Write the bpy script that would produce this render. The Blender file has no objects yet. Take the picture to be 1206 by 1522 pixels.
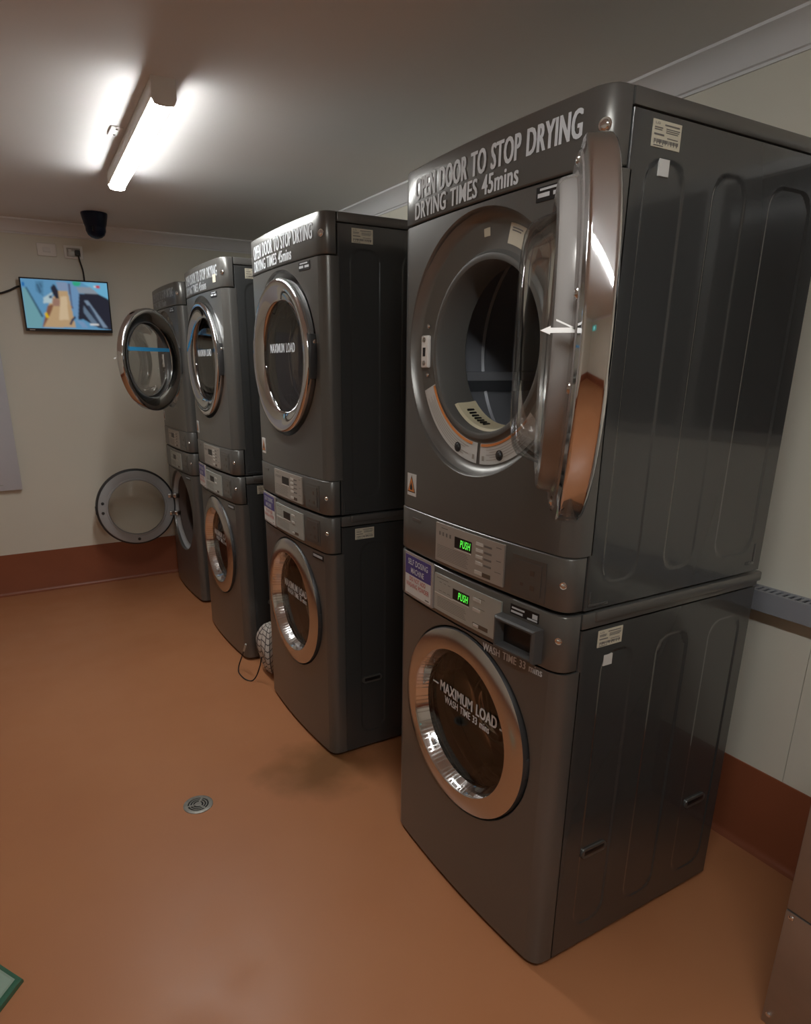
import bpy, bmesh, math, random
from mathutils import Matrix, Vector
from math import sin, cos, pi, radians
random.seed(4)
sc = bpy.context.scene
C = sc.collection

# ------------------------------------------------------------------ camera
PX = 972.57
cam = bpy.data.cameras.new('camera')
cam.sensor_fit = 'HORIZONTAL'; cam.sensor_width = 36.0
cam.lens = 36.0 * PX / 1206.0
cam.shift_x = 34.235 / 1206.0
cam.shift_y = 89.116 / 1206.0
cam.clip_start = 0.02
cob = bpy.data.objects.new('camera', cam); C.objects.link(cob)
def cam_matrix(pos, yaw, pitch, roll):
    cy, sy, cp, sp = cos(yaw), sin(yaw), cos(pitch), sin(pitch)
    f = Vector((sy * cp, cy * cp, -sp)); r = Vector((cy, -sy, 0)); u = r.cross(f)
    c, s = cos(roll), sin(roll)
    r2 = c * r + s * u; u2 = -s * r + c * u
    m = Matrix((r2, u2, -f)).transposed().to_4x4()
    m.translation = pos
    return m
cob.matrix_world = cam_matrix(Vector((-1.0425, -0.9387, 1.4956)), 0.5219, 0.3028, 0.0025)
sc.camera = cob

# ------------------------------------------------------------------ world, exposure
w = bpy.data.worlds.new('world'); sc.world = w; w.use_nodes = True
w.node_tree.nodes['Background'].inputs[0].default_value = (0.5, 0.55, 0.6, 1)
w.node_tree.nodes['Background'].inputs[1].default_value = 0.004     # night outside
sc.view_settings.view_transform = 'Standard'
sc.view_settings.look = 'None'
sc.view_settings.gamma = 1.0
sc.view_settings.use_curve_mapping = False
sc.view_settings.exposure = 0.0
TUBE_MAIN = 65.0       # batten in view
TUBE_REAR = 80.0       # batten above and behind the camera
TUBE_COL = (0.98, 0.99, 0.965)

# ------------------------------------------------------------------ materials
MATS = {}
def lin(c):
    return tuple(((v / 255) / 12.92 if v / 255 <= 0.04045 else (((v / 255) + 0.055) / 1.055) ** 2.4) for v in c)
def pm(name, col, rough=0.5, metal=0.0, spec=0.5, coat=0.0, coat_r=0.1, noise=0.0, nscale=30.0, bump=0.0, bscale=200.0, rvar=0.0, emit=None, es=0.0):
    m = bpy.data.materials.new(name); m.use_nodes = True
    nt = m.node_tree; N = nt.nodes; L = nt.links; b = N['Principled BSDF']
    b.inputs['Base Color'].default_value = (*col, 1); b.inputs['Roughness'].default_value = rough
    b.inputs['Metallic'].default_value = metal; b.inputs['Specular IOR Level'].default_value = spec
    b.inputs['Coat Weight'].default_value = coat; b.inputs['Coat Roughness'].default_value = coat_r
    if emit:
        b.inputs['Emission Color'].default_value = (*emit, 1); b.inputs['Emission Strength'].default_value = es
    if noise or bump or rvar:
        tc = N.new('ShaderNodeTexCoord')
    if noise:
        n = N.new('ShaderNodeTexNoise'); n.inputs['Scale'].default_value = nscale; n.inputs['Detail'].default_value = 5
        L.new(tc.outputs['Object'], n.inputs['Vector'])
        r = N.new('ShaderNodeMapRange'); r.inputs[1].default_value = 0.3; r.inputs[2].default_value = 0.7
        r.inputs[3].default_value = 1 - noise; r.inputs[4].default_value = 1 + noise
        L.new(n.outputs['Fac'], r.inputs[0])
        mx = N.new('ShaderNodeVectorMath'); mx.operation = 'SCALE'
        mx.inputs[0].default_value = col; L.new(r.outputs[0], mx.inputs['Scale']); L.new(mx.outputs[0], b.inputs['Base Color'])
    if rvar:
        n3 = N.new('ShaderNodeTexNoise'); n3.inputs['Scale'].default_value = 6; n3.inputs['Detail'].default_value = 6
        L.new(tc.outputs['Object'], n3.inputs['Vector'])
        r3 = N.new('ShaderNodeMapRange'); r3.inputs[1].default_value = 0.3; r3.inputs[2].default_value = 0.7
        r3.inputs[3].default_value = rough - rvar; r3.inputs[4].default_value = rough + rvar
        L.new(n3.outputs['Fac'], r3.inputs[0]); L.new(r3.outputs[0], b.inputs['Roughness'])
    if bump:
        n2 = N.new('ShaderNodeTexNoise'); n2.inputs['Scale'].default_value = bscale; n2.inputs['Detail'].default_value = 3
        L.new(tc.outputs['Object'], n2.inputs['Vector'])
        bp = N.new('ShaderNodeBump'); bp.inputs['Strength'].default_value = bump; bp.inputs['Distance'].default_value = 0.002
        L.new(n2.outputs['Fac'], bp.inputs['Height']); L.new(bp.outputs[0], b.inputs['Normal'])
    MATS[name] = m
    return m
def glass(name, tint, refl=1.45, rough=0.02, amount=1.0):
    m = bpy.data.materials.new(name); m.use_nodes = True
    nt = m.node_tree; N = nt.nodes; L = nt.links; N.clear()
    o = N.new('ShaderNodeOutputMaterial'); t = N.new('ShaderNodeBsdfTransparent'); g = N.new('ShaderNodeBsdfGlossy')
    t.inputs[0].default_value = (*tint, 1); g.inputs['Roughness'].default_value = rough
    f = N.new('ShaderNodeFresnel'); f.inputs[0].default_value = refl
    mx = N.new('ShaderNodeMixShader'); am = N.new('ShaderNodeMath'); am.operation = 'MULTIPLY'; am.inputs[1].default_value = amount; L.new(f.outputs[0], am.inputs[0]); L.new(am.outputs[0], mx.inputs[0]); L.new(t.outputs[0], mx.inputs[1]); L.new(g.outputs[0], mx.inputs[2])
    L.new(mx.outputs[0], o.inputs[0]); MATS[name] = m
    return m
def emis(name, col, s):
    m = bpy.data.materials.new(name); m.use_nodes = True
    nt = m.node_tree; nt.nodes.clear()
    o = nt.nodes.new('ShaderNodeOutputMaterial'); e = nt.nodes.new('ShaderNodeEmission')
    e.inputs[0].default_value = (*col, 1); e.inputs[1].default_value = s
    nt.links.new(e.outputs[0], o.inputs[0]); MATS[name] = m
    return m
pm('paint', (0.150, 0.147, 0.138), 0.30, 0.5, 0.5, coat=0.12, coat_r=0.12)
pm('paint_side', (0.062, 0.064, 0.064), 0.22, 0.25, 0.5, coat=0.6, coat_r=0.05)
pm('chrome', (0.82, 0.83, 0.85), 0.06, 1.0)
pm('satin_chrome', (0.62, 0.60, 0.58), 0.2, 1.0, rvar=0.03)
pm('recess_metal', (0.20, 0.195, 0.185), 0.36, 0.6)
pm('hopper_grey', (0.085, 0.085, 0.085), 0.4)
pm('drum_steel', (0.30, 0.31, 0.34), 0.45, 0.35)
pm('wash_drum', (0.42, 0.39, 0.34), 0.35, 0.6)
pm('drum_back', (0.24, 0.25, 0.27), 0.5, 0.2)
pm('plate_beige', (0.44, 0.41, 0.37), 0.35, 0.3)
pm('plate_silver', (0.46, 0.49, 0.46), 0.33, 0.3)
pm('print_grey', (0.16, 0.15, 0.14), 0.5)
pm('print_light', (0.62, 0.60, 0.56), 0.4)
pm('print_brown', (0.10, 0.075, 0.055), 0.4)
pm('black', (0.008, 0.008, 0.009), 0.35)
pm('lip_grey', (0.13, 0.128, 0.12), 0.45, 0.2)
pm('dark_plastic', (0.035, 0.035, 0.036), 0.4)
pm('grey_plastic', (0.40, 0.41, 0.42), 0.45)
pm('door_plastic', (0.30, 0.285, 0.275), 0.2, 0.3)
pm('gasket', (0.09, 0.07, 0.065), 0.6)
pm('vinyl_white', (0.66, 0.69, 0.72), 0.5)
pm('vinyl_old', (0.42, 0.44, 0.46), 0.5, noise=0.3, nscale=60)
pm('label_white', (0.66, 0.66, 0.64), 0.5)
pm('label_cream', (0.62, 0.58, 0.46), 0.5)
pm('label_purple', (0.075, 0.06, 0.24), 0.4)
pm('print_red', (0.55, 0.10, 0.08), 0.5)
pm('orange', (0.72, 0.26, 0.07), 0.5)
pm('filter_cream', (0.66, 0.60, 0.42), 0.5)
pm('white_plastic', (0.85, 0.84, 0.82), 0.4)
pm('plate_white', (0.92, 0.90, 0.87), 0.35)
pm('off_white', (0.82, 0.80, 0.76), 0.45)
pm('acrylic', (0.42, 0.38, 0.36), 0.15, 0.0, coat=0.5)
pm('blue_stripe', (0.03, 0.25, 0.50), 0.4)
pm('navy', (0.006, 0.011, 0.035), 0.3, spec=0.25)
pm('trunk_grey', (0.27, 0.28, 0.31), 0.45)
pm('steel', (0.42, 0.40, 0.38), 0.3, 0.85, noise=0.06, nscale=8)
pm('drain_steel', (0.27, 0.26, 0.23), 0.4, 0.4, noise=0.15, nscale=60)
pm('cable', (0.012, 0.012, 0.013), 0.5)
pm('green_plastic', (0.05, 0.16, 0.10), 0.25, coat=0.6, coat_r=0.05)
pm('green_pale', (0.30, 0.42, 0.34), 0.3, coat=0.6, coat_r=0.05)
pm('board_white', (0.60, 0.60, 0.64), 0.35)
pm('board_edge', (0.30, 0.22, 0.16), 0.5)
pm('frame_alu', (0.35, 0.35, 0.34), 0.35, 0.5)
pm('night_glass', (0.004, 0.005, 0.007), 0.12, spec=0.15)
pm('ceiling', (0.80, 0.785, 0.775), 0.6, noise=0.015, nscale=2)
pm('cornice', (0.82, 0.81, 0.82), 0.55)
pm('wall', (0.76, 0.73, 0.63), 0.42, noise=0.025, nscale=1.6, bump=0.03, bscale=30)
pm('skirting', (0.29, 0.09, 0.042), 0.4, noise=0.06, nscale=5)
glass('door_glass', (0.78, 0.74, 0.66), 1.7)
glass('clear_glass', (0.955, 0.965, 0.96), 1.4, amount=0.6)
emis('led_green', (0.12, 0.95, 0.08), 1.0)
emis('led_dim', (0.05, 0.06, 0.02), 1.0)
emis('tube_main', TUBE_COL, TUBE_MAIN)
emis('tube_rear', TUBE_COL, TUBE_REAR)
emis('exit_green', (0.02, 0.35, 0.30), 0.8)
emis('exit_white', (0.8, 0.9, 0.9), 0.8)
def plaid():
    m = pm('plaid', (0.5, 0.47, 0.43), 0.85)
    nt = m.node_tree; N = nt.nodes; L = nt.links; b = N['Principled BSDF']
    tc = N.new('ShaderNodeTexCoord'); sx = N.new('ShaderNodeSeparateXYZ'); L.new(tc.outputs['UV'], sx.inputs[0])
    outs = []
    for k in (0, 1):
        mm = N.new('ShaderNodeMath'); mm.operation = 'MULTIPLY'; mm.inputs[1].default_value = 11; L.new(sx.outputs[k], mm.inputs[0])
        fr = N.new('ShaderNodeMath'); fr.operation = 'FRACT'; L.new(mm.outputs[0], fr.inputs[0])
        lt = N.new('ShaderNodeMath'); lt.operation = 'LESS_THAN'; lt.inputs[1].default_value = 0.2; L.new(fr.outputs[0], lt.inputs[0])
        outs.append(lt)
    ad = N.new('ShaderNodeMath'); ad.operation = 'ADD'; L.new(outs[0].outputs[0], ad.inputs[0]); L.new(outs[1].outputs[0], ad.inputs[1])
    cr = N.new('ShaderNodeValToRGB'); L.new(ad.outputs[0], cr.inputs[0])
    cr.color_ramp.elements[0].color = (0.55, 0.50, 0.45, 1); cr.color_ramp.elements[1].color = (0.10, 0.085, 0.08, 1)
    L.new(cr.outputs[0], b.inputs['Base Color'])
plaid()
def floor_mat():
    m = pm('floor', (0.37, 0.17, 0.085), 0.42, spec=0.4, bump=0.06, bscale=120, rvar=0.06)
    nt = m.node_tree; N = nt.nodes; L = nt.links; b = N['Principled BSDF']
    tc = N.new('ShaderNodeTexCoord')
    n = N.new('ShaderNodeTexNoise'); n.inputs['Scale'].default_value = 1.7; n.inputs['Detail'].default_value = 4
    L.new(tc.outputs['Object'], n.inputs['Vector'])
    cr = N.new('ShaderNodeValToRGB'); L.new(n.outputs['Fac'], cr.inputs[0])
    cr.color_ramp.elements[0].position = 0.3; cr.color_ramp.elements[0].color = (0.43, 0.173, 0.074, 1)
    cr.color_ramp.elements[1].position = 0.7; cr.color_ramp.elements[1].color = (0.47, 0.200, 0.089, 1)
    # rusty water stain in front of the gap between the first two stacks
    sub = N.new('ShaderNodeVectorMath'); sub.operation = 'SUBTRACT'; sub.inputs[1].default_value = (-0.13, 1.10, 0)
    L.new(tc.outputs['Object'], sub.inputs[0])
    scl = N.new('ShaderNodeVectorMath'); scl.operation = 'MULTIPLY'; scl.inputs[1].default_value = (3.2, 4.2, 1); L.new(sub.outputs[0], scl.inputs[0])
    n2 = N.new('ShaderNodeTexNoise'); n2.inputs['Scale'].default_value = 7; n2.inputs['Detail'].default_value = 5; L.new(tc.outputs['Object'], n2.inputs['Vector'])
    ln = N.new('ShaderNodeVectorMath'); ln.operation = 'LENGTH'; L.new(scl.outputs[0], ln.inputs[0])
    ad = N.new('ShaderNodeMath'); ad.operation = 'ADD'; L.new(ln.outputs['Value'], ad.inputs[0]); L.new(n2.outputs['Fac'], ad.inputs[1])
    mr = N.new('ShaderNodeMapRange'); mr.inputs[1].default_value = 0.7; mr.inputs[2].default_value = 1.45; mr.inputs[3].default_value = 0.8; mr.inputs[4].default_value = 0.0
    L.new(ad.outputs[0], mr.inputs[0])
    mix = N.new('ShaderNodeMixRGB'); L.new(mr.outputs[0], mix.inputs[0]); L.new(cr.outputs[0], mix.inputs[1]); mix.inputs[2].default_value = (0.16, 0.07, 0.02, 1)
    L.new(mix.outputs[0], b.inputs['Base Color'])
floor_mat()

# ------------------------------------------------------------------ geometry helpers
class G:
    """collects verts and faces (with material slots) for one mesh"""
    def __init__(s): s.v = []; s.f = []; s.m = []; s.uv = None
    def add(s, vs, fs, mi=0):
        o = len(s.v); s.v += [tuple(p) for p in vs]
        for f in fs: s.f.append(tuple(i + o for i in f)); s.m.append(mi)
        return s
    def box(s, lo, hi, mi=0, bev=0.0):
        (a, b, c), (d, e, f) = lo, hi
        if bev <= 0:
            vs = [(a, b, c), (d, b, c), (d, e, c), (a, e, c), (a, b, f), (d, b, f), (d, e, f), (a, e, f)]
            return s.add(vs, [(0, 3, 2, 1), (4, 5, 6, 7), (0, 1, 5, 4), (1, 2, 6, 5), (2, 3, 7, 6), (3, 0, 4, 7)], mi)
        bm = bmesh.new(); bmesh.ops.create_cube(bm, size=1)
        for v in bm.verts:
            v.co = Vector(((a + d) / 2 + v.co.x * (d - a), (b + e) / 2 + v.co.y * (e - b), (c + f) / 2 + v.co.z * (f - c)))
        bmesh.ops.bevel(bm, geom=list(bm.edges), offset=bev, segments=2, affect='EDGES', profile=0.5)
        bm.verts.index_update()
        s.add([v.co[:] for v in bm.verts], [[v.index for v in fc.verts] for fc in bm.faces], mi); bm.free()
        return s
    def lathe(s, prof, c=(0, 0, 0), n=72, a0=0.0, a1=2 * pi, mi=0, axis='x'):
        """prof = [(r, h)]; axis x: point = (c.x - h, c.y - r cos a, c.z + r sin a), h outwards towards -x"""
        full = abs(a1 - a0 - 2 * pi) < 1e-6
        m = n if full else n + 1
        vs = []
        for r, h in prof:
            for i in range(m):
                a = a0 + (a1 - a0) * i / n
                if axis == 'x': vs.append((c[0] - h, c[1] - r * cos(a), c[2] + r * sin(a)))
                else: vs.append((c[0] + r * cos(a), c[1] + r * sin(a), c[2] + h))
        fs = []
        for j in range(len(prof) - 1):
            for i in range(n):
                k = (i + 1) % m
                fs.append((j * m + i, j * m + k, (j + 1) * m + k, (j + 1) * m + i))
        s.add(vs, fs, mi)
        return s
    def tube(s, pts, r, n=8, mi=0):
        P = [Vector(p) for p in pts]; vs = []; fs = []
        up = Vector((0, 0, 1)); last = None
        for i, p in enumerate(P):
            t = (P[min(i + 1, len(P) - 1)] - P[max(i - 1, 0)]).normalized()
            if last is None:
                a = t.cross(up)
                if a.length < 1e-3: a = t.cross(Vector((1, 0, 0)))
                a.normalize()
            else:
                a = (last - t * last.dot(t)).normalized()
            last = a; b = t.cross(a)
            for k in range(n):
                q = 2 * pi * k / n; vs.append(p + r * (cos(q) * a + sin(q) * b))
        for i in range(len(P) - 1):
            for k in range(n):
                fs.append((i * n + k, i * n + (k + 1) % n, (i + 1) * n + (k + 1) % n, (i + 1) * n + k))
        fs.append(tuple(range(n - 1, -1, -1))); fs.append(tuple((len(P) - 1) * n + k for k in range(n)))
        return s.add(vs, fs, mi)
    def prism(s, poly, axis, lo, hi, mi=0):
        """poly of 2D points extruded along axis; axis y -> poly is (x,z); x -> (y,z); z -> (x,y)"""
        def P(p, t):
            return {'y': (p[0], t, p[1]), 'x': (t, p[0], p[1]), 'z': (p[0], p[1], t)}[axis]
        n = len(poly); vs = [P(p, lo) for p in poly] + [P(p, hi) for p in poly]
        fs = [(i, (i + 1) % n, n + (i + 1) % n, n + i) for i in range(n)] + [tuple(range(n - 1, -1, -1)), tuple(range(n, 2 * n))]
        return s.add(vs, fs, mi)
    def mesh(s, name, mats, smooth=True, angle=35):
        me = bpy.data.meshes.new(name); me.from_pydata(s.v, [], s.f)
        for k in mats: me.materials.append(MATS[k])
        me.polygons.foreach_set('material_index', s.m)
        bm = bmesh.new(); bm.from_mesh(me); bmesh.ops.recalc_face_normals(bm, faces=bm.faces)
        if smooth:
            for f in bm.faces: f.smooth = True
            for e in bm.edges:
                if len(e.link_faces) == 2 and e.calc_face_angle(0) > radians(angle): e.smooth = False
        bm.to_mesh(me); bm.free()
        return me

CACHE = {}
def obj(name, g, mats, parent=None, key=None, smooth=True, angle=35):
    """one mesh object; g is a G or a function that makes one; meshes with a key are shared"""
    if isinstance(mats, str): mats = [mats]
    if key is not None and key in CACHE: me = CACHE[key]
    else:
        if callable(g): g = g()
        me = g.mesh(name, mats, smooth, angle)
        if key is not None: CACHE[key] = me
    o = bpy.data.objects.new(name, me); C.objects.link(o)
    if parent: o.parent = parent
    if name in ('print', 'sticker_print', 'warning_print'): o['kind'] = 'stuff'      # tiny print marks
    return o
def thing(name, label, cat, loc=(0, 0, 0), group=None):
    o = bpy.data.objects.new(name, None); C.objects.link(o); o.location = loc; o.empty_display_size = 0.1
    return tag(o, label, cat, group)
def tag(o, label, cat, group=None):
    o['label'] = label; o['category'] = cat
    if group: o['group'] = group
    return o
def struct(name, g, mats, parent=None, smooth=True):
    o = obj(name, g, mats, parent, smooth=smooth)
    if parent is None: o['kind'] = 'structure'
    return o

TEXTS = {}
def text_geo(s, bold=0.0, shear=0.0, spacing=1.0):
    """flat glyph mesh: verts normalised so that u is 0..1 over the width and v is 0..1 over the height"""
    k = (s, bold, shear, spacing)
    if k in TEXTS: return TEXTS[k]
    cu = bpy.data.curves.new('glyphs', 'FONT'); cu.body = s; cu.offset = bold; cu.shear = shear; cu.space_character = spacing; cu.space_word = 1.35
    cu.resolution_u = 3; cu.fill_mode = 'FRONT'
    o = bpy.data.objects.new('glyphs', cu); C.objects.link(o)
    dg = bpy.context.evaluated_depsgraph_get()
    me = bpy.data.meshes.new_from_object(o.evaluated_get(dg))
    vs = [(v.co.x, v.co.y) for v in me.vertices]; fs = [tuple(p.vertices) for p in me.polygons]
    bpy.data.objects.remove(o); bpy.data.curves.remove(cu); bpy.data.meshes.remove(me)
    x0 = min(v[0] for v in vs); x1 = max(v[0] for v in vs); y0 = min(v[1] for v in vs); y1 = max(v[1] for v in vs)
    r = ([((a - x0) / (x1 - x0), (b - y0) / (y1 - y0)) for a, b in vs], fs)
    TEXTS[k] = r
    return r

# ------------------------------------------------------------------ the room
XR, XL, YF, YB, ZC = 0.885, -3.2, 4.0, -3.4, 2.345
struct('floor', G().box((XL - .1, YB - .1, -0.08), (XR + .1, YF + .1, 0)), 'floor', smooth=False)
struct('ceiling', G().box((XL - .1, YB - .1, ZC), (XR + .1, YF + .1, ZC + .08)), 'ceiling', smooth=False)
WIN = (-1.15, -0.125, 1.315, 2.0)        # y0 y1 z0 z1 of the night window in the right wall
wr = struct('wall_right', G().box((XR + .012, YB, 0), (XR + .1, WIN[0], ZC)).box((XR + .012, WIN[1], 0), (XR + .1, YF, ZC))
            .box((XR + .012, WIN[0], 0), (XR + .1, WIN[1], WIN[2])).box((XR + .012, WIN[0], WIN[3]), (XR + .1, WIN[1], ZC)), 'wall', smooth=False)
edges = [YB, -2.455, -1.255, -0.055, 1.145, 2.345, 3.545, YF]
for a, b in zip(edges[:-1], edges[1:]):
    a += .0009; b -= .0009; g = G()
    if b < 0 and a > -1.3:
        g.box((XR, a, 0), (XR + .012, WIN[0], ZC)).box((XR, WIN[1], 0), (XR + .012, b, ZC))
        g.box((XR, WIN[0], 0), (XR + .012, WIN[1], WIN[2])).box((XR, WIN[0], WIN[3]), (XR + .012, WIN[1], ZC))
    else: g.box((XR, a, 0), (XR + .012, b, ZC))
    obj('panel', g, 'wall', wr, smooth=False)
wf = struct('wall_far', G().box((XL, YF + .012, 0), (XR, YF + .1, ZC)), 'wall', smooth=False)
xe = [XL, -2.05, XR]
for a, b in zip(xe[:-1], xe[1:]):
    obj('panel', G().box((a + .0015, YF, 0), (b - .0015, YF + .012, ZC)), 'wall', wf, smooth=False)
struct('wall_left', G().box((XL - .1, YB, 0), (XL, YF, ZC)), 'wall', smooth=False)
struct('wall_back', G().box((XL - .1, YB - .1, 0), (XR + .1, YB, ZC)), 'wall', smooth=False)
y0, y1, z0, z1 = WIN
wn = struct('window_1', G().box((XR - .012, y0 - .03, z0 - .03), (XR + .05, y0, z1 + .03)).box((XR - .012, y1, z0 - .03), (XR + .05, y1 + .03, z1 + .03))
            .box((XR - .012, y0, z0 - .03), (XR + .05, y1, z0)).box((XR - .012, y0, z1), (XR + .05, y1, z1 + .03))
            .box((XR - .004, -.475, z0), (XR + .05, -.42, z1)), 'frame_alu', smooth=False)
obj('pane', G().box((XR + .02, y0, z0), (XR + .026, -.475, z1)), 'night_glass', wn)
obj('pane', G().box((XR + .02, -.42, z0), (XR + .026, y1, z1)), 'night_glass', wn)
# coved vinyl skirting
SK = [(0, .283), (.004, .283), (.004, .022), (.006, .013), (.011, .006), (.018, .002), (.026, .0006), (.026, 0), (0, 0)]
struct('baseboard_right', G().prism([(XR - a, b) for a, b in SK], 'y', YB, YF), 'skirting')
struct('baseboard_far', G().prism([(YF - a, b) for a, b in SK], 'x', XL, XR - .004), 'skirting')
struct('baseboard_left', G().prism([(XL + a, b) for a, b in SK], 'y', YB, YF - .004), 'skirting')
struct('baseboard_back', G().prism([(YB + a, b) for a, b in SK], 'x', XL + .004, XR - .004), 'skirting')
CO = [(0, 0), (.075, 0), (.075, -.008), (.062, -.012), (.045, -.022), (.03, -.037), (.02, -.053), (.014, -.066), (.006, -.068), (.006, -.076), (0, -.076)]
struct('trim_1', G().prism([(XR - a, ZC + b) for a, b in CO], 'y', YB, YF), 'cornice')
struct('trim_2', G().prism([(YF - a, ZC + b) for a, b in CO], 'x', XL, XR - .07), 'cornice')
struct('trim_3', G().prism([(XL + a, ZC + b) for a, b in CO], 'y', YB, YF - .07), 'cornice')
struct('trim_4', G().prism([(YB + a, ZC + b) for a, b in CO], 'x', XL + .07, XR - .07), 'cornice')

# ------------------------------------------------------------------ ceiling battens
def batten(x, ya, yb, mat, label, rot=0.0):
    L = yb - ya; w = .036; H = .072
    t = thing('fluorescent_batten', label, 'ceiling light', (x, (ya + yb) / 2, ZC), 'fluorescent battens on the ceiling')
    t.rotation_euler = (0, 0, rot)
    obj('body', G().box((-w, -L / 2 + .012, -.053), (w, L / 2 - .012, 0), bev=.002), 'off_white', t)
    prof = [(-w * .88, -.050), (-w * .88, -.060), (-w * .78, -.068), (-w * .4, -H), (w * .4, -H), (w * .78, -.068), (w * .88, -.060), (w * .88, -.050)]
    obj('diffuser', G().prism(prof, 'y', -L / 2 + .012, L / 2 - .012), mat, t)
    for s in (-1, 1):
        a, b = sorted((s * L / 2, s * (L / 2 - .012)))
        pc = [(-w * 1.05, 0), (-w * 1.05, -.056), (-w * .85, -.071), (-w * .4, -.075), (w * .4, -.075), (w * .85, -.071), (w * 1.05, -.056), (w * 1.05, 0)]
        obj('end_cap', G().prism(pc, 'y', a, b), 'off_white', t)
    return t
batten(-.430, 1.45, 2.63, 'tube_main', 'lit fluorescent batten on the ceiling above the row of dryers', -.035)
batten(-.80, -1.6, -.42, 'tube_rear', 'lit fluorescent batten on the ceiling above the viewer')
cp = thing('ceiling_plate', 'small white plate screwed to the ceiling beside the lit batten', 'ceiling plate', (-.50, 2.03, ZC))
obj('plate', G().box((-.022, -.05, -.006), (.022, .05, 0), bev=.002), 'white_plastic', cp)
obj('screw', G().lathe([(0, -.008), (.004, -.008), (.005, -.006)], (0, -.033, 0), 12, axis='z'), 'print_grey', cp)
obj('screw', G().lathe([(0, -.008), (.004, -.008), (.005, -.006)], (0, .033, 0), 12, axis='z'), 'print_grey', cp)

# ------------------------------------------------------------------ washers and dryers
W, D, H = 0.686, 0.645, 0.983
def xf(y):
    """front surface: chamfered corners and a gentle bulge"""
    t = min(y, W - y)
    cs = [(0, 0), (.0008, -.018), (.004, -.032), (.012, -.041), (.022, -.047), (.035, -.051)]
    if t < .035:
        for (a, b), (c, d) in zip(cs[:-1], cs[1:]):
            if t <= c: return b + (d - b) * max(0, (t - a)) / (c - a)
    k = (y - W / 2) / (W / 2 - .035)
    return -.051 - .014 * (1 - k * k)
YS = [0, .0008, .004, .012, .022, .035]
YSF = YS + [.035 + (W - .07) * i / 20 for i in range(1, 20)] + [W - v for v in reversed(YS)]
def strip(z0, z1, off=0.0, bev=.004):
    g = G(); n = len(YSF)
    rows = [(z0, bev), (z0 + bev * .4, bev * .3), (z0 + bev, 0), (z1 - bev, 0), (z1 - bev * .4, bev * .3), (z1, bev)]
    vs = []
    for z, i in rows:
        for y in YSF:
            yy = W / 2 + (y - W / 2) * (1 - i / (W / 2))
            vs.append((min(xf(y) - off + i, .012), yy, z))
    fs = [(j * n + i, j * n + i + 1, (j + 1) * n + i + 1, (j + 1) * n + i) for j in range(len(rows) - 1) for i in range(n - 1)]
    g.add(vs, fs)
    for z in (rows[0][0], rows[-1][0]):
        o = [(min(xf(y) - off + bev, .012), W / 2 + (y - W / 2) * (1 - bev / (W / 2)), z) for y in YSF]
        g.add(o + [(.015, p[1], z) for p in o], [(i, i + 1, n + i + 1, n + i) for i in range(n - 1)])
    return g
def patch(y0, y1, z0, z1, off=.0, th=.002, ny=None, mi=0, g=None, tilt=0.0):
    """thin plate that follows the curved front; y0<y1; tilt raises the viewer's right end"""
    g = g or G(); ny = ny or max(2, int((y1 - y0) / .02) + 1)
    vs = []
    for o in (off + th, off - .001):
        for z in (z0, z1):
            for i in range(ny + 1):
                y = y0 + (y1 - y0) * i / ny
                vs.append((xf(y) - o, y, z + tilt * (y1 - y)))
    m = ny + 1; fs = []
    for i in range(ny):
        fs += [(i, i + 1, m + i + 1, m + i), (2 * m + i, 2 * m + i + 1, 3 * m + i + 1, 3 * m + i),
               (i, i + 1, 2 * m + i + 1, 2 * m + i), (m + i, m + i + 1, 3 * m + i + 1, 3 * m + i)]
    fs += [(0, m, 3 * m, 2 * m), (ny, m + ny, 3 * m + ny, 2 * m + ny)]
    return g.add(vs, fs, mi)
def front_text(s, yl, yr, z0, z1, off, bold=.0, tilt=0.0, shear=0.0, spacing=1.0, g=None, fat=0.0):
    """lettering on the curved front from yl (viewer's left, larger y) to yr"""
    uv, fs = text_geo(s, bold, shear, spacing); g = g or G()
    vs = []
    for u, v in uv:
        y = yl + (yr - yl) * u
        vs.append((xf(y) - off, y, z0 + (z1 - z0) * v + tilt * (yl - y)))
    g.add(vs, fs)
    if fat:                                   # heavier strokes: the same glyphs overprinted a hair to each side
        for k in (-1, 1):
            g.add([(x - .00006 * (2 + k), y + k * fat, z) for x, y, z in vs], fs)
    return g
def sum_text(x, yl, w, z0, h, uv, fs, fat):
    g = G()
    for k in (0, -1, 1):
        g.add([(x - .00005 * (k + 1), yl - w * u + k * fat, z0 + h * v) for u, v in uv], fs)
    return g
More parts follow.
